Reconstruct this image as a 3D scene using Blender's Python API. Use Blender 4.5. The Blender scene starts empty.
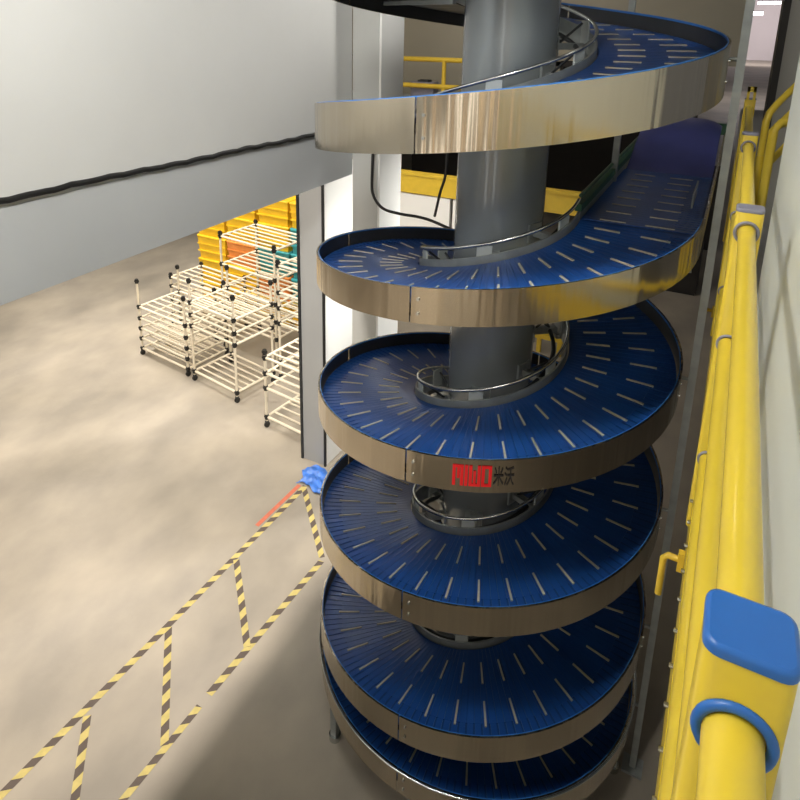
import bpy, math, random
from mathutils import Vector, Matrix
random.seed(7)
S = bpy.context.scene
COL = S.collection
PI = math.pi
H = 5.35

# ---------------------------------------------------------------- camera
cam_d = bpy.data.cameras.new('camera'); cam = bpy.data.objects.new('camera', cam_d); COL.objects.link(cam)
pitch, roll, az = .267, .009, math.radians(29.1)
cp, sp, c_, s_ = math.cos(pitch), math.sin(pitch), math.cos(-az), math.sin(-az)
fw = Vector((s_*cp, c_*cp, -sp)); rt = Vector((c_, -s_, 0)); up = rt.cross(fw)
r_ = math.cos(roll)*rt + math.sin(roll)*up; u_ = -math.sin(roll)*rt + math.cos(roll)*up
M3 = Matrix((r_, u_, -fw)).transposed()
cam.matrix_world = Matrix.Translation((0, 0, H)) @ M3.to_4x4()
cam_d.sensor_width = 36; cam_d.lens = 660.8/800*36
cam_d.shift_x = 32.3/800; cam_d.shift_y = -197.3/800
cam_d.clip_start = .02; cam_d.clip_end = 400
S.camera = cam

# ---------------------------------------------------------------- light
S.view_settings.view_transform = 'Standard'; S.view_settings.look = 'None'
S.view_settings.gamma = 1; S.view_settings.exposure = 0.0
W = bpy.data.worlds.new('world'); S.world = W; W.use_nodes = True
W.node_tree.nodes['Background'].inputs[0].default_value = (.95, .97, 1, 1)
W.node_tree.nodes['Background'].inputs[1].default_value = .15

def area(name, loc, target, sx, sy, power, col=(1, .96, .9), spread=170):
    l = bpy.data.lights.new(name, 'AREA'); l.shape = 'RECTANGLE'; l.size = sx; l.size_y = sy
    l.energy = power; l.color = col; l.spread = math.radians(spread)
    o = bpy.data.objects.new(name, l); COL.objects.link(o); o.location = loc
    z_ = (Vector(loc)-Vector(target)).normalized(); y_ = (Vector((0, 1, 0))-z_*z_.y).normalized(); x_ = y_.cross(z_)
    o.rotation_euler = Matrix((x_, y_, z_)).transposed().to_euler()
    return o
area('area_light', (-4.5, 1.8, 8.8), (-4.75, 1.8, 0), .35, 10, 960, (1, .90, .80))
area('area_light', (-9.5, 7, 8.8), (-8.8, 7.6, 0), 1.5, 4, 270, (1, .93, .84), spread=85)
area('area_light', (-.1, -1.4, 7.8), (-3.48, 2.3, 6.1), .8, 3, 190, (1, .97, .92), spread=85)  # added light, aimed sideways to brighten the upper left wall
area('area_light', (-3.2, .2, 9.0), (.2, 1.9, 5.2), .6, 4, 68, spread=75)  # added to brighten the pale right wall and the rail
area('area_light', (-1.0, .8, 9.1), (-1.3, 3.6, 4.6), .5, 1, 24, spread=50)
area('area_light', (-3.2, -7.3, 9.0), (-3.2, -7.3, 0), 5, 2, 300, (1, .92, .80), spread=75)  # added behind the camera so the steel guards reflect a lit floor
area('area_light', (-1.5, 8.6, 4.15), (-3.87, 6.3, 2.2), .4, .4, 38, spread=65)  # added low behind the spiral to brighten the pier's side
area('area_light', (-.6, 8.4, 8.6), (-3.2, 6.2, 6.9), .5, .5, 26, spread=45)  # narrow light added for the side of the tall column
area('area_light', (-3.6, 10.5, 9.0), (-3.6, 14, 5.2), 8, .6, 32, spread=110)  # extra light put in for the beige back wall
area('area_light', (2.2, 4.8, 9.0), (.9, 6.6, 5.5), 1, 1, 14, spread=120)  # extra light put in for the grey wall at the right
area('area_light', (1, 60, 9.0), (1, 62, 0), 4, 20, 800, (1, .92, .94))
area('area_light', (1, 105, 8.0), (1, 124, 5), 14, 2, 2600, (1, .90, .92))

# ---------------------------------------------------------------- materials
MATS = {}
def mat(name, col, rough=.5, metal=0, var=0, scale=8, bump=0, stretch=None, col2=None, coat=0, spec=.5):
    m = bpy.data.materials.new(name); m.use_nodes = True; nt = m.node_tree; b = nt.nodes['Principled BSDF']
    b.inputs['Roughness'].default_value = rough; b.inputs['Metallic'].default_value = metal
    b.inputs['Coat Weight'].default_value = coat; b.inputs['Specular IOR Level'].default_value = spec
    tc = nt.nodes.new('ShaderNodeTexCoord'); mp = nt.nodes.new('ShaderNodeMapping')
    nt.links.new(tc.outputs['Object'], mp.inputs[0])
    if stretch: mp.inputs['Scale'].default_value = stretch
    n = nt.nodes.new('ShaderNodeTexNoise'); n.inputs['Scale'].default_value = scale; n.inputs['Detail'].default_value = 6
    nt.links.new(mp.outputs[0], n.inputs['Vector'])
    cr = nt.nodes.new('ShaderNodeValToRGB')
    c2 = col2 or tuple(max(0, c*(1-var)) for c in col)
    cr.color_ramp.elements[0].position = .3; cr.color_ramp.elements[1].position = .7
    cr.color_ramp.elements[0].color = (*c2, 1); cr.color_ramp.elements[1].color = (*col, 1)
    nt.links.new(n.outputs['Fac'], cr.inputs[0]); nt.links.new(cr.outputs[0], b.inputs['Base Color'])
    if bump:
        bp = nt.nodes.new('ShaderNodeBump'); bp.inputs['Strength'].default_value = bump; bp.inputs['Distance'].default_value = .02
        nt.links.new(n.outputs['Fac'], bp.inputs['Height']); nt.links.new(bp.outputs[0], b.inputs['Normal'])
    MATS[name] = m
    return m
def glow(name, col, st):
    m = mat(name, col); b = m.node_tree.nodes['Principled BSDF']
    b.inputs['Emission Color'].default_value = (*col, 1); b.inputs['Emission Strength'].default_value = st
    return m

def floor_material():
    m = bpy.data.materials.new('polished_concrete'); m.use_nodes = True; nt = m.node_tree; b = nt.nodes['Principled BSDF']
    tc = nt.nodes.new('ShaderNodeTexCoord')
    def noise(sc, det, stretch=(1, 1, 1), rot=0):
        mp = nt.nodes.new('ShaderNodeMapping'); mp.inputs['Scale'].default_value = stretch; mp.inputs['Rotation'].default_value = (0, 0, rot)
        nt.links.new(tc.outputs['Object'], mp.inputs[0])
        n = nt.nodes.new('ShaderNodeTexNoise'); n.inputs['Scale'].default_value = sc; n.inputs['Detail'].default_value = det
        nt.links.new(mp.outputs[0], n.inputs['Vector']); return n
    a = noise(.45, 4, (1, .8, 1), .4); c = noise(1.5, 6, (1, .7, 1), .9); d = noise(14, 6)
    cr = nt.nodes.new('ShaderNodeValToRGB'); e = cr.color_ramp.elements
    e[0].position = .3; e[0].color = (.27, .245, .20, 1); e[1].position = .72; e[1].color = (.43, .39, .33, 1)
    nt.links.new(a.outputs['Fac'], cr.inputs[0])
    cr2 = nt.nodes.new('ShaderNodeValToRGB'); e = cr2.color_ramp.elements
    e[0].position = .35; e[0].color = (.80, .80, .80, 1); e[1].position = .7; e[1].color = (1.12, 1.10, 1.06, 1)
    nt.links.new(c.outputs['Fac'], cr2.inputs[0])
    mx = nt.nodes.new('ShaderNodeMix'); mx.data_type = 'RGBA'; mx.blend_type = 'MULTIPLY'; mx.inputs['Factor'].default_value = 1
    nt.links.new(cr.outputs[0], mx.inputs['A']); nt.links.new(cr2.outputs[0], mx.inputs['B'])
    nt.links.new(mx.outputs['Result'], b.inputs['Base Color'])
    mr = nt.nodes.new('ShaderNodeMapRange'); mr.inputs['To Min'].default_value = .38; mr.inputs['To Max'].default_value = .6
    nt.links.new(c.outputs['Fac'], mr.inputs[0]); nt.links.new(mr.outputs[0], b.inputs['Roughness'])
    bp = nt.nodes.new('ShaderNodeBump'); bp.inputs['Strength'].default_value = .08; bp.inputs['Distance'].default_value = .02
    nt.links.new(d.outputs['Fac'], bp.inputs['Height']); nt.links.new(bp.outputs[0], b.inputs['Normal'])
    return m
FLOOR = floor_material()
FASCIA = mat('painted_panel', (.66, .665, .65), .45, var=.06, scale=1.3)
FASCIA_LOW = mat('painted_edge_panel', (.50, .52, .53), .45, var=.06, scale=1.3)
PIERG = mat('pier_grey_cladding', (.36, .37, .37), .5, var=.06, scale=2)
COLGREY = mat('grey_cladding', (.52, .53, .51), .5, var=.06, scale=2)
WHITE = mat('white_panel_lit_side', (.86, .87, .85), .45, var=.04, scale=2)  # beam panels, and the lit sides of pier and column painted paler
BEIGE = mat('beige_render', (.30, .28, .22), .7, var=.1, scale=.8)
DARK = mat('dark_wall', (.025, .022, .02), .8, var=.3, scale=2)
RWALL = mat('pale_green_wall', (.66, .70, .67), .5, var=.08, scale=1.5)
GREYW = mat('grey_plaster', (.40, .40, .37), .6, var=.06, scale=2)
PINK = mat('far_wall_paint', (.6, .56, .56), .7, var=.1, scale=.2)
CEIL = mat('ceiling_sheet', (.45, .45, .44), .6, var=.1, scale=.6)
DECK = mat('deck_plate', (.30, .30, .29), .5, var=.15, scale=6)
BELT = mat('blue_plastic_belt', (.010, .065, .27), .30, var=.25, scale=5, spec=.5)
BELTDK = mat('belt_gap', (.005, .035, .155), .4, var=.2)
INSERT = mat('pale_rubber_insert', (.46, .43, .34), .5, var=.15, scale=30)
BLUETRIM = mat('blue_edge_strip', (.03, .17, .52), .35, var=.05)
GREEN = mat('green_wear_strip', (.02, .10, .05), .4, var=.2)
def steel_material():
    m = mat('brushed_stainless', (.60, .53, .42), .20, 1, var=.12, scale=2.0, stretch=(1, 1, .15))
    nt = m.node_tree; b = nt.nodes['Principled BSDF']
    tc = nt.nodes.new('ShaderNodeTexCoord'); mp = nt.nodes.new('ShaderNodeMapping'); mp.inputs['Scale'].default_value = (1, 1, .03)
    nt.links.new(tc.outputs['Object'], mp.inputs[0])
    n = nt.nodes.new('ShaderNodeTexNoise'); n.inputs['Scale'].default_value = 5.5; n.inputs['Detail'].default_value = 3
    nt.links.new(mp.outputs[0], n.inputs['Vector'])
    bp = nt.nodes.new('ShaderNodeBump'); bp.inputs['Strength'].default_value = .5; bp.inputs['Distance'].default_value = .05
    nt.links.new(n.outputs['Fac'], bp.inputs['Height']); nt.links.new(bp.outputs[0], b.inputs['Normal'])
    return m
STEEL = steel_material()
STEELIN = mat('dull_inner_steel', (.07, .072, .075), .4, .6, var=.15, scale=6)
HOOD = mat('blue_violet_plastic', (.045, .055, .20), .32, var=.2, scale=4)
TUBE = mat('bright_steel_tube', (.62, .65, .65), .22, 1, var=.1)
WGALV = mat('light_zinc', (.50, .54, .53), .4, .3, var=.1)
GALV = mat('galvanised_grey', (.34, .37, .37), .38, .55, var=.2, scale=12)
COLM = mat('grey_painted_column', (.25, .28, .295), .27, .3, var=.10, scale=2, coat=.4)
DKST = mat('dark_frame_steel', (.05, .055, .06), .4, .6, var=.2)
YEL = mat('yellow_guard_paint', (.70, .52, .04), .33, var=.07, scale=9, coat=.2)
YELD = mat('yellow_steel', (.72, .50, .04), .45, var=.12, scale=9)
BLUE = mat('blue_cap_plastic', (.018, .125, .44), .38, var=.08, scale=12)
GREYR = mat('grey_violet_rubber', (.20, .20, .25), .5, var=.1)
BLACK = mat('black_rubber', (.012, .012, .012), .5, var=.2)
TY = mat('tape_yellow', (.58, .48, .16), .6, var=.2, scale=20)
TK = mat('tape_black', (.10, .075, .06), .6, var=.2, scale=20)
RED = mat('red_orange_tape', (.60, .16, .09), .6, var=.25, scale=14)
CREAM = mat('cream_coated_pipe', (.80, .73, .58), .4, var=.08)
TOTE = mat('yellow_tote', (.88, .55, .02), .45, var=.12, scale=3)
ORNG = mat('orange_tote', (.80, .28, .06), .45, var=.1)
TURQ = mat('turquoise_tote', (.05, .38, .42), .45, var=.15)
BROWN = mat('brown_carton', (.16, .09, .05), .7, var=.2)
LRED = mat('logo_red', (.75, .01, .015), .5); LBLK = mat('logo_black', (.015, .012, .012), .5)
SHEET = mat('blue_film', (.06, .22, .75), .35, var=.5, scale=14)
GLOWPANEL = glow('white_glow', (1, .98, .93), 2.2); GLOWPANEL2 = glow('warm_glow', (1, .80, .58), 1.0)  # glowing panels added out of view for reflections in the steel
TANW = mat('tan_wall', (.30, .22, .14), .7, var=.2, scale=.6)
TUBEGLOW = glow('lamp_glow', (1, .93, .95), 9)

# ---------------------------------------------------------------- mesh helpers
class MB:
    def __init__(s): s.v = []; s.f = []; s.mi = []; s.sm = []; s.mats = []
    def m(s, material):
        if material not in s.mats: s.mats.append(material)
        return s.mats.index(material)
    def add(s, vs, fs, material, smooth=False):
        n = len(s.v); k = s.m(material); s.v += [tuple(p) for p in vs]
        for f in fs: s.f.append(tuple(i+n for i in f)); s.mi.append(k); s.sm.append(smooth)
    def box(s, lo, hi, material):
        x0, y0, z0 = lo; x1, y1, z1 = hi
        s.add([(x0,y0,z0),(x1,y0,z0),(x1,y1,z0),(x0,y1,z0),(x0,y0,z1),(x1,y0,z1),(x1,y1,z1),(x0,y1,z1)],
              [(0,3,2,1),(4,5,6,7),(0,1,5,4),(1,2,6,5),(2,3,7,6),(3,0,4,7)], material)
    def rbox(s, lo, hi, r, material, seg=4):
        """box with rounded vertical edges and softened top"""
        x0, y0, z0 = lo; x1, y1, z1 = hi
        def ring(inset, z):
            o = []
            rr = max(r-inset, .0005)
            for cx, cy, a0 in ((x1-r, y1-r, 0), (x0+r, y1-r, PI/2), (x0+r, y0+r, PI), (x1-r, y0+r, 1.5*PI)):
                for i in range(seg+1):
                    a = a0+PI/2*i/seg; o.append((cx+rr*math.cos(a), cy+rr*math.sin(a), z))
            return o
        e = min(r*.4, (z1-z0)*.4)
        rings = [ring(0, z0), ring(0, z1-e), ring(e*.3, z1-e*.3), ring(e, z1)]
        n = len(rings[0]); vs = sum(rings, []); fs = []
        for k in range(3):
            for i in range(n): j = (i+1) % n; fs.append((k*n+i, k*n+j, (k+1)*n+j, (k+1)*n+i))
        fs.append(tuple(range(3*n, 4*n))); fs.append(tuple(reversed(range(n))))
        s.add(vs, fs[:-2], material, True); s.add([vs[i] for i in range(3*n, 4*n)], [tuple(range(n))], material); s.add([vs[i] for i in range(n)], [tuple(reversed(range(n)))], material)
    def tube(s, pts, r, material, n=10, caps=True, closed=False):
        pts = [Vector(p) for p in pts]; N = len(pts); vs = []; fs = []
        prev = None
        for i, p in enumerate(pts):
            a = pts[i-1] if (i > 0 or closed) else p; b = pts[(i+1) % N] if (i < N-1 or closed) else p
            t = (b-a).normalized()
            ref = prev if prev is not None else (Vector((0, 0, 1)) if abs(t.z) < .9 else Vector((1, 0, 0)))
            x = t.cross(ref).normalized(); y = x.cross(t).normalized(); prev = y
            for k in range(n):
                q = 2*PI*k/n; vs.append(p+x*(r*math.cos(q))+y*(r*math.sin(q)))
        for i in range(N if closed else N-1):
            j = (i+1) % N
            for k in range(n): l = (k+1) % n; fs.append((i*n+k, i*n+l, j*n+l, j*n+k))
        s.add(vs, fs, material, True)
        if caps and not closed:
            s.add(vs[:n], [tuple(reversed(range(n)))], material); s.add(vs[-n:], [tuple(range(n))], material)
    def cyl(s, p0, p1, r, material, n=20): s.tube([p0, p1], r, material, n)
    def build(s, name, parent=None, origin=None):
        me = bpy.data.meshes.new(name); o = Vector(origin) if origin is not None else Vector((0, 0, 0))
        if parent is not None and origin is None: o = Vector(parent.location)
        me.from_pydata([tuple(Vector(v)-o) for v in s.v], [], s.f)
        for k in s.mats: me.materials.append(k)
        me.polygons.foreach_set('material_index', s.mi); me.polygons.foreach_set('use_smooth', s.sm)
        me.update()
        ob = bpy.data.objects.new(name, me); COL.objects.link(ob)
        if parent is not None: ob.parent = parent
        else: ob.location = o
        return ob
def tag(o, label, cat, group=None, kind=None):
    o['label'] = label
    if cat: o['category'] = cat
    if group: o['group'] = group
    if kind: o['kind'] = kind
    return o
def thing(name, loc, label, cat, group=None):
    o = bpy.data.objects.new(name, None); COL.objects.link(o); o.location = loc; o.empty_display_size = .1
    return tag(o, label, cat, group)
def struct(name, mb, label=None):
    o = mb.build(name); o['kind'] = 'structure'
    if label: o['label'] = label
    return o
def copy_thing(root, loc, label, group=None, rotz=None):
    r = root.copy(); COL.objects.link(r); r.location = loc; r['label'] = label
    if group: r['group'] = group
    if rotz is not None: r.rotation_euler = (0, 0, rotz)
    for ch in list(root.children):
        c = ch.copy(); COL.objects.link(c); c.parent = r
        for g in list(ch.children):
            d = g.copy(); COL.objects.link(d); d.parent = c
    return r

# ---------------------------------------------------------------- structure
b = MB(); b.box((-30, -9, -.1), (16, 124, 0), FLOOR); struct('floor', b, 'polished grey concrete factory floor')
b = MB(); b.box((-30, -9, 9.3), (16, 124, 9.4), CEIL); struct('ceiling', b)
b = MB(); b.box((-30, 124, 0), (16, 124.2, 9.3), PINK); struct('wall_far', b)
b = MB(); b.box((-30.2, -9, 0), (-30, 124, 9.3), FASCIA); struct('wall_left', b)
# upper wall hanging on the left, over an opening
b = MB(); b.box((-3.62, -9, 4.34), (-3.48, 5.899, 9.3), FASCIA); struct('wall_upper_left', b)
b = MB(); b.box((-3.62, -9, 3.79), (-3.475, 5.899, 4.339), FASCIA_LOW); struct('trim_1', b, 'pale grey lower edge panel of the upper left wall')
# columns behind the opening
b = MB(); b.box((-4.22, 5.95, 0), (-3.89, 6.62, 3.785), PIERG)
b.box((-3.885, 5.96, 0), (-3.87, 6.62, 3.785), WHITE)  # lit side of the pier, its brightness put into a paler colour
b.box((-3.892, 5.93, 0), (-3.868, 5.958, 3.785), BLACK); b.box((-4.235, 5.93, 0), (-4.205, 5.958, 3.785), DKST)
struct('wall_pier', b, 'grey pier, lit side painted white, under the end of the upper wall')
b = MB(); b.box((-3.47, 5.9, 0), (-3.17, 6.4, 9.3), COLGREY); b.box((-3.17, 5.905, 0), (-3.145, 6.4, 9.3), WHITE)  # second box is the lit side, painted white to look brighter
struct('wall_column', b, 'tall column, grey front and lit side painted white')
# back: beige upper wall, dark bay below
b = MB(); b.box((-14, 14, 4.62), (-.067, 14.3, 9.3), BEIGE); b.box((-14, 14, 3.5), (-3.3, 14.3, 4.62), BEIGE); struct('wall_back', b)
b = MB(); b.box((-9, 12.6, 3.6), (-3.2, 14, 3.75), DECK); struct('trim_2', b, 'far upper gallery slab')
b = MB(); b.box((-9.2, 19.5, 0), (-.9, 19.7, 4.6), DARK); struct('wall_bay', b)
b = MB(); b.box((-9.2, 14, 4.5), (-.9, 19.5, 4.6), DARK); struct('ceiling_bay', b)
# wall behind the camera with added glowing panels for the steel to mirror
b = MB(); b.box((-30, -9.2, 0), (16, -9, 9.3), TANW); struct('wall_near', b)
wn = 1
for x0, w_, z0, z1, g in ((-13, 1.6, .4, 8.6, GLOWPANEL), (-9.3, .7, .4, 8.4, GLOWPANEL2), (-6.6, 1.3, .4, 8.6, GLOWPANEL), (-3.9, .6, .4, 8.2, GLOWPANEL2), (-1.6, 1.0, .4, 8.6, GLOWPANEL), (.9, 1.7, .4, 8.6, GLOWPANEL2), (4.6, .7, .4, 8.4, GLOWPANEL), (7.5, 1.7, .4, 8.6, GLOWPANEL2), (11.5, .8, .4, 8.6, GLOWPANEL)):
    b = MB(); b.box((x0, -9.0, z0), (x0+w_, -8.97, z1), g)
    for xx in (x0-.06, x0+w_): b.box((xx, -9, z0-.06), (xx+.06, -8.93, z1+.06), GALV)
    for zz in (z0-.06, z1): b.box((x0, -9, zz), (x0+w_, -8.93, zz+.06), GALV)
    struct('reflect_panel_%d' % wn, b); wn += 1
# right side: mezzanine deck, pale wall, grey wall behind
b = MB(); b.box((.057, -4, 3.5), (6, 16, 3.65), DECK); struct('floor_mezzanine', b)
b = MB(); b.box((.2, -1, 3.65), (.5, 3.43, 9.3), RWALL); struct('wall_right', b)
b = MB(); b.box((.265, 6.6, 3.65), (3, 7, 9.3), GREYW); struct('wall_right_back', b)
b = MB(); b.box((.21, 6.55, 3.65), (.265, 7, 9.3), BLACK); struct('trim_3', b, 'black vertical strip at the edge of the grey wall')

# ---------------------------------------------------------------- spiral conveyor
AX, AY = -1.275, 4.067
PH = math.radians(-72.6)
P = .968
T0, T1 = -3.29, 3.15
TA, TB = .2017, 0  # set below
TA = 1.2017; TB = 1.69
RNG = ((T0, TA), (TB, T1))
def zr(t):
    if t >= -2: return 3.128+P*t
    s = -2-t; z2 = 3.128-2*P
    if s < .19: return z2-P*s
    if s < .85: q = s-.19; return z2-P*(.19+q-q*q/(2*.66))
    return z2-P*(.19+.33)
def hp(t, r, dz=0.0): a = PH+2*PI*t; return (AX+r*math.cos(a), AY+r*math.sin(a), zr(t)+dz)
def wall_h(t): return .20+.075*min(1, max(0, (t-1.3)/.3))
spiral = thing('spiral_conveyor', (AX, AY, 0), 'tall steel spiral conveyor with blue slatted belt winding around a grey column', 'conveyor')
def strip(mb, sec, t0, t1, material, steps, smooth=False, caps=True):
    """sweep closed section sec(t)->[(r,dz)] along the helix"""
    vs = []; fs = []; n = None
    for i in range(steps+1):
        t = t0+(t1-t0)*i/steps; q = sec(t); n = len(q)
        vs += [hp(t, r, dz) for r, dz in q]
    for i in range(steps):
        for k in range(n): l = (k+1) % n; fs.append((i*n+k, i*n+l, (i+1)*n+l, (i+1)*n+k))
    if caps: fs.append(tuple(reversed(range(n)))); fs.append(tuple(steps*n+k for k in range(n)))
    mb.add(vs, fs, material, False)
    if smooth:
        for i in range(len(mb.sm)-len(fs), len(mb.sm)): mb.sm[i] = True
# outer guard panels: quarter turns with visible seams and bolts
pairs = []
for ra, rb in RNG:
    cuts = [ra]; k = math.ceil((ra+.057)/.25+.2)
    while k*.25-.057 < rb-.02: cuts.append(k*.25-.057); k += 1
    cuts.append(rb); pairs += list(zip(cuts, cuts[1:]))
for a, c in pairs:
    mb = MB(); R0, R1 = 1.188, 1.2
    n = max(4, int((c-a)*96))
    def face(r, out, mt):
        vs = []; fs = []
        for i in range(n+1):
            tt = a+.0006+(c-a-.0012)*i/n; vs += [hp(tt, r, 0), hp(tt, r, -wall_h(tt))]
        for i in range(n):
            q = (2*i, 2*i+1, 2*i+3, 2*i+2); fs.append(q if out else tuple(reversed(q)))
        mb.add(vs, fs, mt, True)
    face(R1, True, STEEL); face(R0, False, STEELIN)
    for dz0 in (0, 1):
        vs = []; fs = []
        for i in range(n+1):
            tt = a+.0006+(c-a-.0012)*i/n; d = -wall_h(tt)*dz0
            vs += [hp(tt, R1, d), hp(tt, R0, d)]
        for i in range(n):
            q = (2*i, 2*i+2, 2*i+3, 2*i+1); fs.append(q if dz0 == 0 else tuple(reversed(q)))
        mb.add(vs, fs, STEEL)
    for tt, fl in ((a+.0006, 0), (c-.0006, 1)):
        q = [hp(tt, R1, 0), hp(tt, R0, 0), hp(tt, R0, -wall_h(tt)), hp(tt, R1, -wall_h(tt))]
        mb.add(q, [(0, 1, 2, 3) if fl == 0 else (3, 2, 1, 0)], STEEL)
    mb.build('guard_panel', spiral)
    tt = a+.006
    for fz in (.32, .72):
        bb = MB(); p0 = Vector(hp(tt, 1.199, -wall_h(tt)*fz)); d = Vector((math.cos(PH+2*PI*tt), math.sin(PH+2*PI*tt), 0))
        bb.cyl(p0, p0+d*.008, .009, TUBE, 8); bb.build('bolt', spiral)
NS = 138; BZ = -.10
def slab(mb, t0, t1, r0, r1, z0, z1, mt):
    q = [hp(t0, r0, z0), hp(t0, r1, z0), hp(t1, r1, z0), hp(t1, r0, z0), hp(t0, r0, z1), hp(t0, r1, z1), hp(t1, r1, z1), hp(t1, r0, z1)]
    mb.add(q, [(0, 3, 2, 1), (4, 5, 6, 7), (0, 1, 5, 4), (1, 2, 6, 5), (2, 3, 7, 6), (3, 0, 4, 7)], mt)
RB = .525
for ra, rb in RNG:
    n = int((rb-ra)*90)
    mb = MB(); strip(mb, lambda t: [(1.1875, -.010), (1.1875, .004 if ra > 0 else -.001), (1.182, .004 if ra > 0 else -.001), (1.182, -.010)], ra, rb, BLUETRIM, n); mb.build('edge_strip', spiral)
    mb = MB()
    strip(mb, lambda t: [(RB-.005, BZ-.03), (1.175, BZ-.03), (1.175, BZ-.006), (RB-.005, BZ-.006)], ra, rb, BELTDK, n)
    for i in range(int((rb-ra)*NS)):
        a = ra+i/NS; g = .0003
        slab(mb, a+g, a+1/NS-g*.3, RB, 1.04, BZ-.008, BZ, BELT)
        slab(mb, a+g*3, a+1/NS-g*3, 1.04, 1.172, BZ-.008, BZ-.001, BELT)
        if i % 4 == 0:
            w = .0012
            slab(mb, a+.5/NS-w, a+.5/NS+w, .63, .78, BZ-.004, BZ+.006, INSERT)
            slab(mb, a+.5/NS-w*.8, a+.5/NS+w*.8, .90, 1.06, BZ-.004, BZ+.006, INSERT)
    mb.build('belt', spiral)
    mb = MB(); strip(mb, lambda t: [(.56, -.185), (1.15, -.185), (1.15, -.165), (.56, -.165)], ra, rb, STEELIN, n); mb.build('carrying_frame', spiral)
    mb = MB(); strip(mb, lambda t: [(.500, -.19), (.512, -.19), (.512, -.055), (.500, -.055)], ra, rb, GALV, n); mb.build('inner_guard', spiral)
    mb = MB(); mb.tube([hp(ra+(rb-ra)*i/n, .500, .015) for i in range(n+1)], .0115, TUBE, 8); mb.build('inner_rail', spiral)
    mb = MB(); mb.tube([hp(ra+(rb-ra)*i/n, .42, -.14) for i in range(n+1)], .016, DKST, 6); mb.build('drive_chain', spiral)
# straight outfeed of the lower spiral, running away from the camera
ZX = zr(TA); XO, XI = AX+1.2, AX+.51; Y0, Y1 = AY, 5.75
mb = MB(); mb.box((XI+.01, Y0, ZX+BZ-.03), (XO-.012, Y1, ZX+BZ-.006), BELTDK)
y = Y0+.003
i = 0
while y < Y1-.05:
    mb.box((XI+.015, y, ZX+BZ-.008), (XO-.16, y+.049, ZX+BZ), BELT); mb.box((XO-.16, y+.004, ZX+BZ-.008), (XO-.028, y+.045, ZX+BZ-.001), BELT)
    if i % 4 == 0:
        mb.box((XI+.12, y+.02, ZX+BZ), (XI+.27, y+.03, ZX+BZ+.006), INSERT); mb.box((XI+.38, y+.02, ZX+BZ), (XI+.54, y+.03, ZX+BZ+.006), INSERT)
    y += .052; i += 1
mb.build('outfeed_belt', spiral)
mb = MB(); mb.box((XO-.012, Y0, ZX-.2), (XO, 8.2, ZX-.055), STEEL); mb.build('outfeed_side_plate', spiral)
mb = MB(); mb.box((XI-.01, Y0, ZX-.2), (XI+.005, 8.2, ZX-.055), GALV); mb.build('outfeed_side_plate', spiral)
mb = MB(); mb.box((XI-.02, AY-.05, ZX-.045), (XI+.02, 8.2, ZX+.0), GREEN); mb.tube([(XI-.01, AY+.05, ZX+.03), (XI-.01, 8.2, ZX+.03)], .014, GREEN, 8); mb.build('green_guide', spiral)
mb = MB(); mb.box((XI+.02, 8.15, ZX-.10), (XO+.05, 8.22, ZX+.02), GREEN); mb.build('green_cross_bar', spiral)
mb = MB(); N = 14; pr = [(Y1+1.15*k/N, ZX+BZ-.01+.33*math.sin(PI/2*min(1, k/N*1.15))**1.3) for k in range(N+1)]
vs = []; M_ = 10
for yy, zz in pr:
    for q in range(M_+1):
        f = q/M_; vs.append((XI+.02+(XO-XI-.045)*f, yy, zz-.06*max(0, abs(f-.5)*2)**4*(zz-ZX-BZ+.01)/.33))
fs = [(a*(M_+1)+q, a*(M_+1)+q+1, (a+1)*(M_+1)+q+1, (a+1)*(M_+1)+q) for a in range(N) for q in range(M_)]
mb.add(vs, fs, HOOD, True)
n0 = len(vs); mb.add([(x, y, z-.02) for x, y, z in vs], [tuple(reversed(f)) for f in fs], HOOD, True)
mb.build('raised_blue_slide', spiral)
mb = MB(); mb.box((XO-.10, 4.55, ZX-.07), (XO-.09, 5.0, ZX+.02), GALV); mb.build('side_flap', spiral)
# brackets: arm from the column to the inner ring with an upright plate
k = 0
tt = T0+.1
while tt < T1-.05:
    if TA-.02 < tt < TB+.02: tt += 1/6; continue
    a = PH+2*PI*tt; d = Vector((math.cos(a), math.sin(a), 0)); s = Vector((-d.y, d.x, 0)); z = zr(tt)
    c0 = Vector((AX, AY, z-.15)); mb = MB()
    def obox(c, ex, ey, ez, mt):
        vs = [c+d*(sx*ex)+s*(sy*ey)+Vector((0, 0, sz*ez)) for sz in (-1, 1) for sx, sy in ((-1,-1),(1,-1),(1,1),(-1,1))]
        mb.add(vs, [(0,3,2,1),(4,5,6,7),(0,1,5,4),(1,2,6,5),(2,3,7,6),(3,0,4,7)], mt)
    obox(c0+d*.375, .10, .025, .02, GALV)
    obox(c0+d*.490+Vector((0, 0, .07)), .006, .045, .085, WGALV)
    obox(c0+d*.283, .012, .06, .06, GALV)
    mb.cyl(c0+d*.30+Vector((0,0,.0)), c0+d*.465+Vector((0, 0, .14)), .008, DKST, 8)
    # beam continuing below the belt
    obox(c0+d*.82+Vector((0, 0, -.055)), .345, .018, .014, GALV)
    mb.build('support_arm', spiral)
    tt += 1/6
# column with collars
mb = MB(); cyl = [(.285, 0), (.285, 8.2)]
mb.cyl((AX, AY, .0), (AX, AY, 8.2), .285, COLM, 64); mb.build('column', spiral)
for zc in (.9, 4.72):
    mb = MB(); mb.cyl((AX, AY, zc), (AX, AY, zc+.05), .295, GALV, 48); mb.build('column_collar', spiral)
mb = MB(); mb.cyl((AX, AY, 0), (AX, AY, .04), .5, DKST, 40); mb.build('base_plate', spiral)
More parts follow.
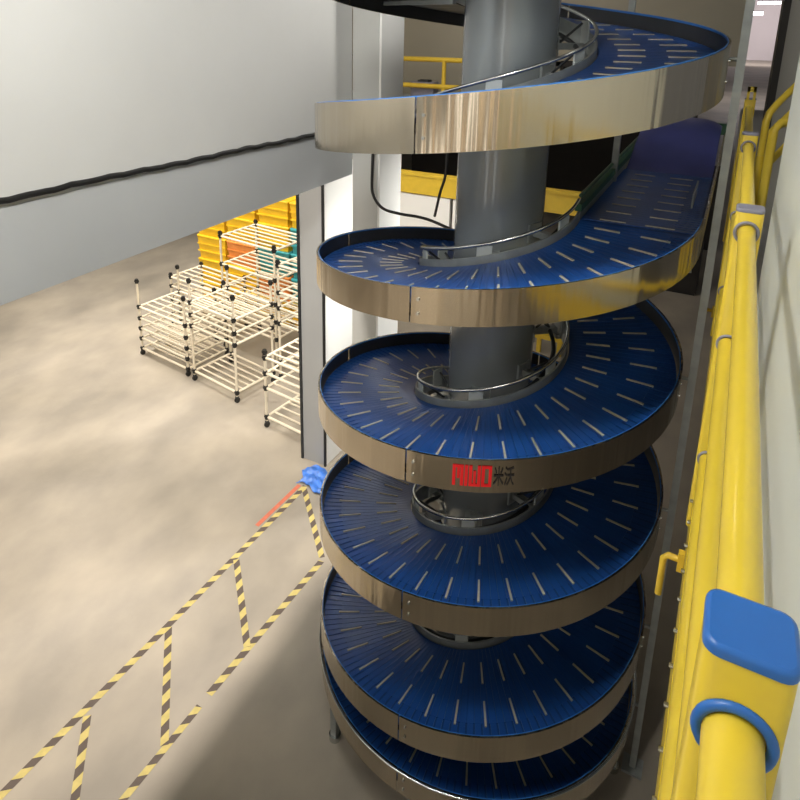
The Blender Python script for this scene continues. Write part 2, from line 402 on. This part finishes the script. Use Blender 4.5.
# outer support posts
def post(tt, r, z1, rr=.022):
    a = PH+2*PI*tt; x, y = AX+r*math.cos(a), AY+r*math.sin(a); mb = MB()
    mb.box((x-rr, y-rr, .02), (x+rr, y+rr, z1), GALV); mb.box((x-.07, y-.07, 0), (x+.07, y+.07, .02), GALV)
    for n in range(-3, 5):
        t2 = tt+n
        if T0 < t2 < T1 and not TA-.01 < t2 < TB+.01 and zr(t2)-.1 < z1:
            p = Vector(hp(t2, 1.198, -.1)); q = Vector((x, y, p.z)); mb.cyl(p, q, .012, GALV, 8)
    mb.build('support_post', spiral)
post(.215, 1.262, 8.0); post(.385, 1.27, 8.0); post(.52, 1.27, 4.6)
# short legs of the bottom ring
for i in range(8):
    tt = -3.17+i/8; a = PH+2*PI*tt; x, y = AX+1.13*math.cos(a), AY+1.13*math.sin(a); z = zr(tt)-.16
    mb = MB(); mb.box((x-.025, y-.025, .05), (x+.025, y+.025, z), GALV); mb.cyl((x, y, 0), (x, y, .05), .045, TUBE, 16); mb.build('leg', spiral)
mb = MB(); strip(mb, lambda t: [(1.2, -.205), (1.215, -.205), (1.215, -.02), (1.2, -.02)], T0, T0+.02, GALV, 2); mb.build('end_plate', spiral)
mb = MB(); strip(mb, lambda t: [(.5, -.27), (1.2, -.27), (1.2, -.1), (.5, -.1)], TB, TB+.004, STEEL, 2); mb.build('end_plate', spiral)

mb = MB(); mb.tube([hp(T0+.75*i/80, 1.208, .0) for i in range(81)], .009, TUBE, 8); mb.build('base_ring', spiral)
# lettering on the guard (curved onto the panel)
def lettering(txt, tc, width, height, zoff, mt, name, bold=0.0, r=1.2035):
    cu = bpy.data.curves.new(name, 'FONT'); cu.body = txt; cu.size = 1; cu.extrude = 0; cu.offset = bold
    cu.resolution_u = 3
    ob = bpy.data.objects.new(name, cu); COL.objects.link(ob)
    dg = bpy.context.evaluated_depsgraph_get(); me = bpy.data.meshes.new_from_object(ob.evaluated_get(dg))
    bpy.data.objects.remove(ob)
    if not me.vertices: return None
    xs = [v.co.x for v in me.vertices]; ys = [v.co.y for v in me.vertices]
    x0, x1, y0, y1 = min(xs), max(xs), min(ys), max(ys)
    for v in me.vertices:
        u = (v.co.x-x0)/(x1-x0)-.5; w = (v.co.y-y0)/(y1-y0)
        tt = tc+u*width/(2*PI*r); x, y, z = hp(tt, r, 0)
        v.co = Vector((x, y, z-zoff-height+w*height))-Vector(spiral.location)
    me.materials.clear(); me.materials.append(mt)
    o = bpy.data.objects.new(name, me); COL.objects.link(o); o.parent = spiral
    return o
def glyph(rects, x0, name):
    """block letters on the guard: rects in metres (u0,v0,u1,v1)"""
    mb = MB()
    for u0, v0, u1, v1 in rects:
        n = 3; vs = []; fs = []
        for i in range(n+1):
            tt = (x0+u0+(u1-u0)*i/n)/(2*PI*1.2); vs += [hp(tt, 1.2035, v1-.160), hp(tt, 1.2035, v0-.160)]
        for i in range(n): fs.append((2*i, 2*i+1, 2*i+3, 2*i+2))
        mb.add(vs, fs, LRED)
    mb.build(name, spiral)
LW, LH, SW = .053, .128, .0165
glyph([(0, 0, SW, LH), (0, LH-SW, LW+.006, LH), (LW*.5-.002, LH*.35, LW*.5+.012, LH), (LW+.006-SW, 0, LW+.006, LH)], -.158, 'logo_letter')
glyph([(0, 0, SW, LH)], -.093, 'logo_letter')
glyph([(0, 0, SW, LH), (0, 0, LW+.008, SW), (LW*.5-.004, 0, LW*.5+.01, LH*.75), (LW+.008-SW, 0, LW+.008, LH)], -.070, 'logo_letter')
glyph([(0, 0, SW, LH), (0, 0, LW, SW), (0, LH-SW, LW, LH), (LW-SW, 0, LW, LH)], -.004, 'logo_letter')
lettering('米沃', .112/(2*PI*1.2), .108, .118, .036, LBLK, 'logo_characters', .01)

# ---------------------------------------------------------------- yellow guard rail on the mezzanine edge
RX = .078
rail = thing('guard_rail', (RX, 2.3, 3.65), 'yellow tubular guard rail along the mezzanine edge, running away at the right', 'railing')
posts = (.565, 2.25, 3.93, 5.88)
for i, y in enumerate(posts):
    mb = MB(); mb.rbox((RX-.039, y, 3.65), (RX+.037, y+.072, 4.805), .012, YEL, 5)
    # recess disc and collar for the pipe
    o = mb.build('rail_post', rail)
    capm = BLUE if i == 0 else GREYR
    mb = MB(); mb.rbox((RX-.040, y-.001, 4.800), (RX+.038, y+.073, 4.812), .015, capm, 5); c = mb.build('post_cap', rail)
    c['label'] = 'blue post cap' if i == 0 else 'grey post cap'
    if i < 3:
        for z, rr in ((4.722 if i == 0 else 4.737, .031), (4.36, .029), (3.93, .029)):
            mb = MB(); mb.tube([(RX-.003+rr*math.cos(2*PI*q/32), y-.002, z+rr*1.05*math.sin(2*PI*q/32)) for q in range(32)], .0052, capm, 8, closed=True)
            mb.build('collar_ring', rail)['label'] = 'blue ring' if i == 0 else 'grey ring'
mb = MB(); mb.tube([(RX-.004, -1.5, 4.722), (RX-.004, .60, 4.722)], .0258, YEL, 28); mb.build('top_rail', rail)
mb = MB(); mb.tube([(RX-.002, .60, 4.737), (RX-.002, 5.9, 4.737)], .0235, YEL, 28); mb.build('top_rail', rail)
mb = MB(); mb.tube([(RX-.006, -1.5, 4.36), (RX-.006, 5.9, 4.36)], .024, YEL, 20); mb.build('middle_rail', rail)
mb = MB(); mb.tube([(RX-.006, -1.5, 3.93), (RX-.006, 5.9, 3.93)], .024, YEL, 20); mb.build('lower_rail', rail)
mb = MB(); mb.box((.050, -1.5, 3.60), (.057, 9.5, 3.80), YEL); mb.build('toe_board', rail)
for k in range(30):
    mb = MB(); y = .95+k*.115; mb.cyl((.050, y, 3.78), (.040, y, 3.78), .0065, TUBE, 8)
    if k < 12: mb.build('bolt', rail)
# end plate of the last post, with its slot
mb = MB(); mb.box((RX-.03, 5.87, 4.86), (RX+.03, 5.885, 4.90), YEL); mb.box((RX-.03, 5.87, 4.80), (RX-.012, 5.885, 4.90), YEL); mb.box((RX+.012, 5.87, 4.80), (RX+.03, 5.885, 4.90), YEL)
mb.build('slotted_plate', rail)

# stair railing turning off to the right behind the pale wall
br = thing('stair_railing', (.3, 4.6, 3.65), 'short yellow railing with bent pipes turning right beyond the pale wall', 'railing')
for dz, zz in ((0, 4.86), (1, 4.70), (2, 4.50)):
    mb = MB(); x0 = .158+dz*.004
    mb.tube([(x0, 4.55, zz-.30), (x0, 4.57, zz-.06), (x0+.012, 4.6, zz-.01), (x0+.05, 4.64, zz+.05), (.36, 4.8, zz+.24)], .020, YEL, 12); mb.build('bent_pipe', br)
mb = MB(); mb.tube([(.20, 4.5, 3.65), (.20, 4.5, 4.76), (.23, 4.52, 4.80), (.36, 4.6, 4.82)], .026, YEL, 14); mb.build('railing_post', br)
mb = MB(); mb.tube([(.16, 4.55, 3.65), (.16, 4.55, 4.6)], .026, YEL, 14); mb.build('railing_post', br)

# small yellow hoops bolted on the outside of the deck edge
def hoop(y, w, h, lab):
    t = thing('yellow_hoop', (.0, y, 3.5), lab, 'bracket')
    mb = MB(); mb.tube([(.049, y, 3.66), (.0, y, 3.66), (-.012, y, 3.645), (-.012, y, 3.66-h)], .011, YELD, 10); mb.build('hoop_pipe', t)
    mb = MB(); mb.box((.030, y-.012, 3.62), (.049, y+.012, 3.69), YELD); mb.build('fixing_plate', t)
hoop(2.06, .05, .16, 'small yellow hooked bracket on the deck edge, nearer of the two')
hoop(4.3, .05, .08, 'small yellow hooked bracket on the deck edge, farther of the two')

# ---------------------------------------------------------------- floor tapes
def tape(p, q, w, label, name='hazard_tape', group='yellow and black hazard tapes on the floor', solid=None, z=.002):
    p = Vector((*p, 0)); q = Vector((*q, 0)); L = (q-p).length; d = (q-p)/L; s = Vector((-d.y, d.x, 0)); mb = MB()
    per = .085; n = int(L/per)+1; sk = w*.9
    def quad(a0, a1, mt):
        a0l, a0r = max(0, min(L, a0)), max(0, min(L, a0+sk)); a1l, a1r = max(0, min(L, a1)), max(0, min(L, a1+sk))
        if a1l-a0l < 1e-5 and a1r-a0r < 1e-5: return
        vs = [p+d*a0l+s*(w/2), p+d*a1l+s*(w/2), p+d*a1r-s*(w/2), p+d*a0r-s*(w/2)]
        vs = [Vector((v.x, v.y, 0)) for v in vs]
        up_ = [v+Vector((0, 0, z)) for v in vs]
        mb.add(up_+vs, [(3, 2, 1, 0), (4, 5, 6, 7), (0, 1, 5, 4), (2, 3, 7, 6)], mt)
    if solid: quad(-sk, L, solid)
    else:
        i = -1
        while i*per < L: quad(i*per, (i+1)*per, TY if i % 2 else TK); i += 1
    o = mb.build(name, origin=(p+q)/2); return tag(o, label, 'tape', group)
tape((-3.93, .9), (-3.89, 5.52), .062, 'long yellow and black floor tape, farther of the two long lines')
tape((-3.15, 1.2), (-3.14, 2.92), .055, 'near stretch of the long hazard tape closer to the spiral, up to the break')
tape((-3.14, 3.03), (-3.10, 4.66), .062, 'far stretch of the long hazard tape closer to the spiral, past the break')
tape((-3.86, 2.42), (-3.19, 1.72), .062, 'diagonal hazard tape at the bottom left, nearest of the four diagonals', z=.003)
tape((-3.89, 3.32), (-3.16, 2.56), .062, 'diagonal hazard tape second nearest of the four, meeting the line break', z=.003)
tape((-3.87, 4.24), (-3.14, 3.52), .062, 'diagonal hazard tape third from the near end', z=.003)
tape((-3.87, 5.47), (-3.12, 4.70), .062, 'diagonal hazard tape farthest away, ending beside the spiral', z=.003)
tape((-3.985, 4.72), (-3.96, 5.5), .05, 'short red orange floor tape beside the far end of the long hazard tape', 'red_tape', None, RED)
# blue film at the foot of the pier
mb = MB(); vs = []; fs = []; N = 13
for i in range(N):
    for j in range(N):
        u, v = i/(N-1), j/(N-1)
        vs.append((-4.02+.40*u+.05*math.sin(v*7), 5.50+.34*v+.04*math.sin(u*6), .006+.05*abs(math.sin(u*9+v*4))*abs(math.sin(v*8-u*3))+.03*random.random()*(0 < i < N-1)*(0 < j < N-1)))
n0 = len(vs); vs += [(x, y, max(.001, z-.004)) for x, y, z in vs]
for i in range(N-1):
    for j in range(N-1):
        a = i*N+j; fs.append((a, a+N, a+N+1, a+1)); fs.append((a+n0, a+1+n0, a+N+1+n0, a+N+n0))
mb.add(vs, fs, SHEET, True); tag(mb.build('plastic_film', origin=(-3.82, 5.67, 0)), 'crumpled blue plastic film on the floor at the foot of the pier', 'plastic film')

# ---------------------------------------------------------------- cables
mb = MB(); pts = []
for i in range(120):
    y = -1+i*6.75/119; pts.append((-3.455, y, 4.388-.0235*(y-2.08)+.004*math.sin(y*5)+.004*math.sin(y*23)+.005*random.random()))
mb.tube(pts, .019, BLACK, 8); tag(mb.build('cable', origin=(-3.452, 2, 4.34)), 'thick black cable running along the seam of the upper left wall', 'cable')
mb = MB()
pts = [(-3.16, 5.8, 4.35), (-3.18, 5.8, 3.8), (-3.16, 5.8, 3.62), (-3.05, 5.8, 3.50), (-2.85, 5.8, 3.47), (-2.55, 5.8, 3.46), (-2.15, 5.8, 3.36), (-1.6, 5.8, 3.25), (-1.3, 5.6, 3.2), (-1.1, 5.0, 3.18)]
def smoothp(p, n=6):
    o = []
    P_ = [Vector(q) for q in p]; P_ = [P_[0]*2-P_[1]]+P_+[P_[-1]*2-P_[-2]]
    for i in range(1, len(P_)-2):
        for k in range(n):
            t = k/n; a, b_, c, d = P_[i-1:i+3]
            o.append(.5*((2*b_)+(c-a)*t+(2*a-5*b_+4*c-d)*t*t+(3*b_-a-3*c+d)*t**3))
    o.append(P_[-2]); return o
mb.tube(smoothp(pts), .016, BLACK, 8); tag(mb.build('cable', origin=pts[0]), 'thin black cable looping from the tall column behind the spiral', 'cable')
mb = MB(); pts = [(-2.36, 5.8, 4.3), (-2.37, 5.8, 3.95), (-2.42, 5.8, 3.75), (-2.47, 5.8, 3.50)]
mb.tube(smoothp(pts), .014, BLACK, 8); tag(mb.build('cable', origin=pts[0]), 'short black cable hanging down in front of the yellow beam', 'cable')

# ---------------------------------------------------------------- far barriers
bm_ = thing('guard_beam', (-4.2, 9, 0), 'long yellow guard beam over white panels behind the spiral', 'barrier')
mb = MB(); mb.box((-5.0, 9.0, 2.80), (-1.52, 9.1, 3.13), YELD); mb.box((-5.0, 8.985, 3.08), (-1.52, 9.0, 3.13), YELD); mb.build('beam', bm_)
for x in (-4.6, -3.55):
    mb = MB(); mb.box((x, 9.02, 2.2), (x+1.0, 9.08, 2.78), WHITE); mb.build('side_panel', bm_)
for x in (-5.0, -3.3, -1.65):
    mb = MB(); mb.box((x, 9.11, 0), (x+.1, 9.2, 2.8), GALV); mb.build('beam_post', bm_)
# upper gallery railing
gr = thing('gallery_railing', (-5.2, 12.7, 3.75), 'yellow pipe railing on the far upper gallery by the beige wall', 'railing')
for z in (4.08, 4.62):
    mb = MB(); mb.tube([(-6.6, 12.7, z), (-3.4, 12.7, z)], .05, YELD, 8); mb.build('rail', gr)
for x in (-6.55, -5.32, -4.0):
    mb = MB(); mb.tube([(x, 12.7, 3.75), (x, 12.7, 4.62)], .045, YELD, 8); mb.build('post', gr)
bw = thing('motor_housing', (-5.7, 13.0, 3.75), 'small dark housing at the foot of the gallery railing', 'machine')
mb = MB(); mb.rbox((-6.15, 12.85, 3.75), (-5.6, 13.15, 4.14), .05, GREYR); mb.build('housing', bw)
mb = MB(); mb.rbox((-6.0, 12.9, 4.14), (-5.75, 13.1, 4.18), .03, DKST); mb.build('lid', bw)
# low yellow floor guard
lg = thing('floor_guard', (-2.1, 10.3, 0), 'low yellow guard rail with short posts on the floor behind the column', 'barrier')
mb = MB(); mb.box((-2.5, 10.22, .26), (-1.72, 10.32, .34), YELD); mb.build('rail', lg)
for x in (-2.42, -2.08, -1.75):
    mb = MB(); mb.box((x, 10.24, 0), (x+.07, 10.3, .26), YELD); mb.build('post', lg)

# dark cabinets right of the spiral
def cabinet(x0, y0, w, d, h, lab, mt=DARK):
    t = thing('machine_cabinet', (x0+w/2, y0+d/2, 0), lab, 'cabinet')
    mb = MB(); mb.box((x0, y0, .06), (x0+w, y0+d, h), mt); mb.box((x0+.03, y0+.03, 0), (x0+w-.03, y0+d-.03, .06), BLACK); mb.build('body', t)
    mb = MB(); mb.box((x0+.03, y0-.02, .12), (x0+w-.03, y0, h-.06), mt); mb.build('door', t)
    mb = MB(); mb.box((x0+w*.75, y0-.045, h*.5), (x0+w*.82, y0-.02, h*.62), TUBE); mb.build('handle', t)
cabinet(-.98, 14.2, .75, .7, 1.0, 'black machine cabinet on the floor just right of the spiral')
cabinet(-.55, 17.5, .55, 1.2, 1.9, 'tall black machine cabinet farther back beside the yellow rail')
t = thing('carton', (-.62, 16.2, 0), 'brown carton on the floor behind the black cabinet', 'box')
mb = MB(); mb.box((-1.1, 15.6, 0), (-.35, 16.6, .7), BROWN); mb.build('box_body', t)
mb = MB(); mb.box((-1.1, 15.6, .7), (-.73, 16.6, .71), BROWN); mb.box((-.72, 15.6, .7), (-.35, 16.6, .712), BROWN); mb.build('flap', t)

# far lamps
for i, (x, y, z) in enumerate(((-.2, 60, 6.1), (1.2, 72, 7.2))):
    t = thing('ceiling_lamp', (x, y, 9.3), ('bright tube lamp high at the far end of the hall', 'second tube lamp at the far end, to the right of the first')[i], 'lamp', 'far hall lamps')
    mb = MB(); mb.box((x-.9, y-.1, z), (x+.9, y+.1, z+.25), TUBEGLOW); mb.build('tube', t)
    mb = MB(); mb.box((x-.95, y-.14, z+.25), (x+.95, y+.14, z+.33), GALV); mb.build('housing', t)
    mb = MB(); mb.cyl((x, y, z+.33), (x, y, 9.3), .02, GALV, 6); mb.build('hanger', t)

# ---------------------------------------------------------------- pipe racks
def rack(origin, w, d, h, shelves, rot, lab, up_h=None, nb=5):
    root = thing('pipe_rack', origin, lab, 'rack', None); root.rotation_euler = (0, 0, rot)
    R = .019
    def part(name, mb):
        o = mb.build(name, origin=(0, 0, 0)); o.location = (0, 0, 0); o.parent = root
    corners = [(0, 0), (w, 0), (w, d), (0, d)]
    for i, (x, y) in enumerate(corners):
        mb = MB(); mb.tube([(x, y, .09), (x, y, h if not (up_h and i in (1, 2)) else up_h)], R, CREAM, 8); part('upright', mb)
        mb = MB(); mb.cyl((x-.018, y, .04), (x+.018, y, .04), .04, BLACK, 14); mb.box((x-.02, y-.02, .06), (x+.02, y+.02, .10), DKST); part('caster', mb)
    def joint(x, y, z):
        jm = MB(); jm.cyl((x, y, z-.035), (x, y, z+.035), .029, BLACK, 8); jm.cyl((x-.03, y, z), (x+.03, y, z), .026, BLACK, 8); part('pipe_joint', jm)
    for z in shelves:
        mb = MB()
        for a, c in ((0, 1), (1, 2), (2, 3), (3, 0)):
            mb.tube([(*corners[a], z), (*corners[c], z)], R, CREAM, 8)
        for k in range(1, nb):
            y = d*k/nb; mb.tube([(0, y, z), (w, y, z)], .014, CREAM, 6)
        part('shelf_frame', mb)
        for x, y in corners: joint(x, y, z)
    for x, y in corners: joint(x, y, h-.02)
    return root
rack((-8.05, 6.85, 0), 1.15, .8, 1.32, (.12, .30, .48, .66, .86), -.12, 'low cream pipe rack at the far left of the rack group', nb=6)
rack((-6.73, 6.67, 0), .98, .72, 1.66, (.16, .92, 1.10, 1.30), -.16, 'tall cream pipe rack with black joints at the front of the group', nb=6)
rack((-5.6, 7.35, 0), .98, .8, 1.95, (.3, .95, 1.2, 1.45, 1.88), -.14, 'tall cream pipe rack between the front rack and the pier, by the turquoise totes', nb=5)
rack((-5.02, 6.25, 0), .72, .72, 1.15, (.16, .6, .82, 1.05), -.12, 'low cream pipe rack partly hidden by the grey pier', nb=5)
rack((-7.05, 7.75, 0), 1.2, .8, 2.05, (.5, .8, 1.1, 1.5, 1.98), -.12, 'wide tall cream pipe rack standing before the yellow totes', nb=6)
rack((-8.45, 7.95, 0), 1.15, .7, .98, (.2, .5, .75, .92), -.12, 'low cream pipe rack behind the far left one, beside the yellow totes', nb=5)
# totes
def tote(x, y, z, w, d, h, mt, lab, grp):
    t = thing('storage_tote', (x, y, z), lab, 'tote', grp); mb = MB(); e = .03
    lo = [(-w/2+e, -d/2+e), (w/2-e, -d/2+e), (w/2-e, d/2-e), (-w/2+e, d/2-e)]; hi = [(-w/2, -d/2), (w/2, -d/2), (w/2, d/2), (-w/2, d/2)]
    vs = [(x+a, y+c, z) for a, c in lo]+[(x+a, y+c, z+h-.03) for a, c in hi]
    mb.add(vs, [(3, 2, 1, 0), (0, 1, 5, 4), (1, 2, 6, 5), (2, 3, 7, 6), (3, 0, 4, 7)], mt)
    for f in (.3, .6): mb.box((x-w/2-.002, y-d/2-.004, z+h*f), (x+w/2+.002, y-d/2+.03, z+h*f+.025), mt)
    mb.build('bin', t)
    mb = MB(); mb.rbox((x-w/2-.015, y-d/2-.015, z+h-.03), (x+w/2+.015, y+d/2+.015, z+h), .03, mt); mb.build('lid', t)
ROWS = ['bottom', 'second', 'third', 'fourth', 'top']
xs = (-8.35, -7.62, -6.89, -6.16)
names = ('leftmost', 'second from left', 'third from left', 'rightmost')
for i, x in enumerate(xs):
    for k in range(5):
        mt = TOTE
        z = .0+k*.47
        col = 'yellow'
        if (i, k) in ((3, 1), (3, 2), (3, 3), (2, 2)): mt, col = TURQ, 'turquoise'
        if (i, k) in ((1, 2), (2, 1)): mt, col = ORNG, 'orange'
        tote(x, 9.2, z, .68, .55, .468, mt, f'{col} storage tote, {ROWS[k]} of the {names[i]} stack behind the racks', 'totes stacked behind the pipe racks')
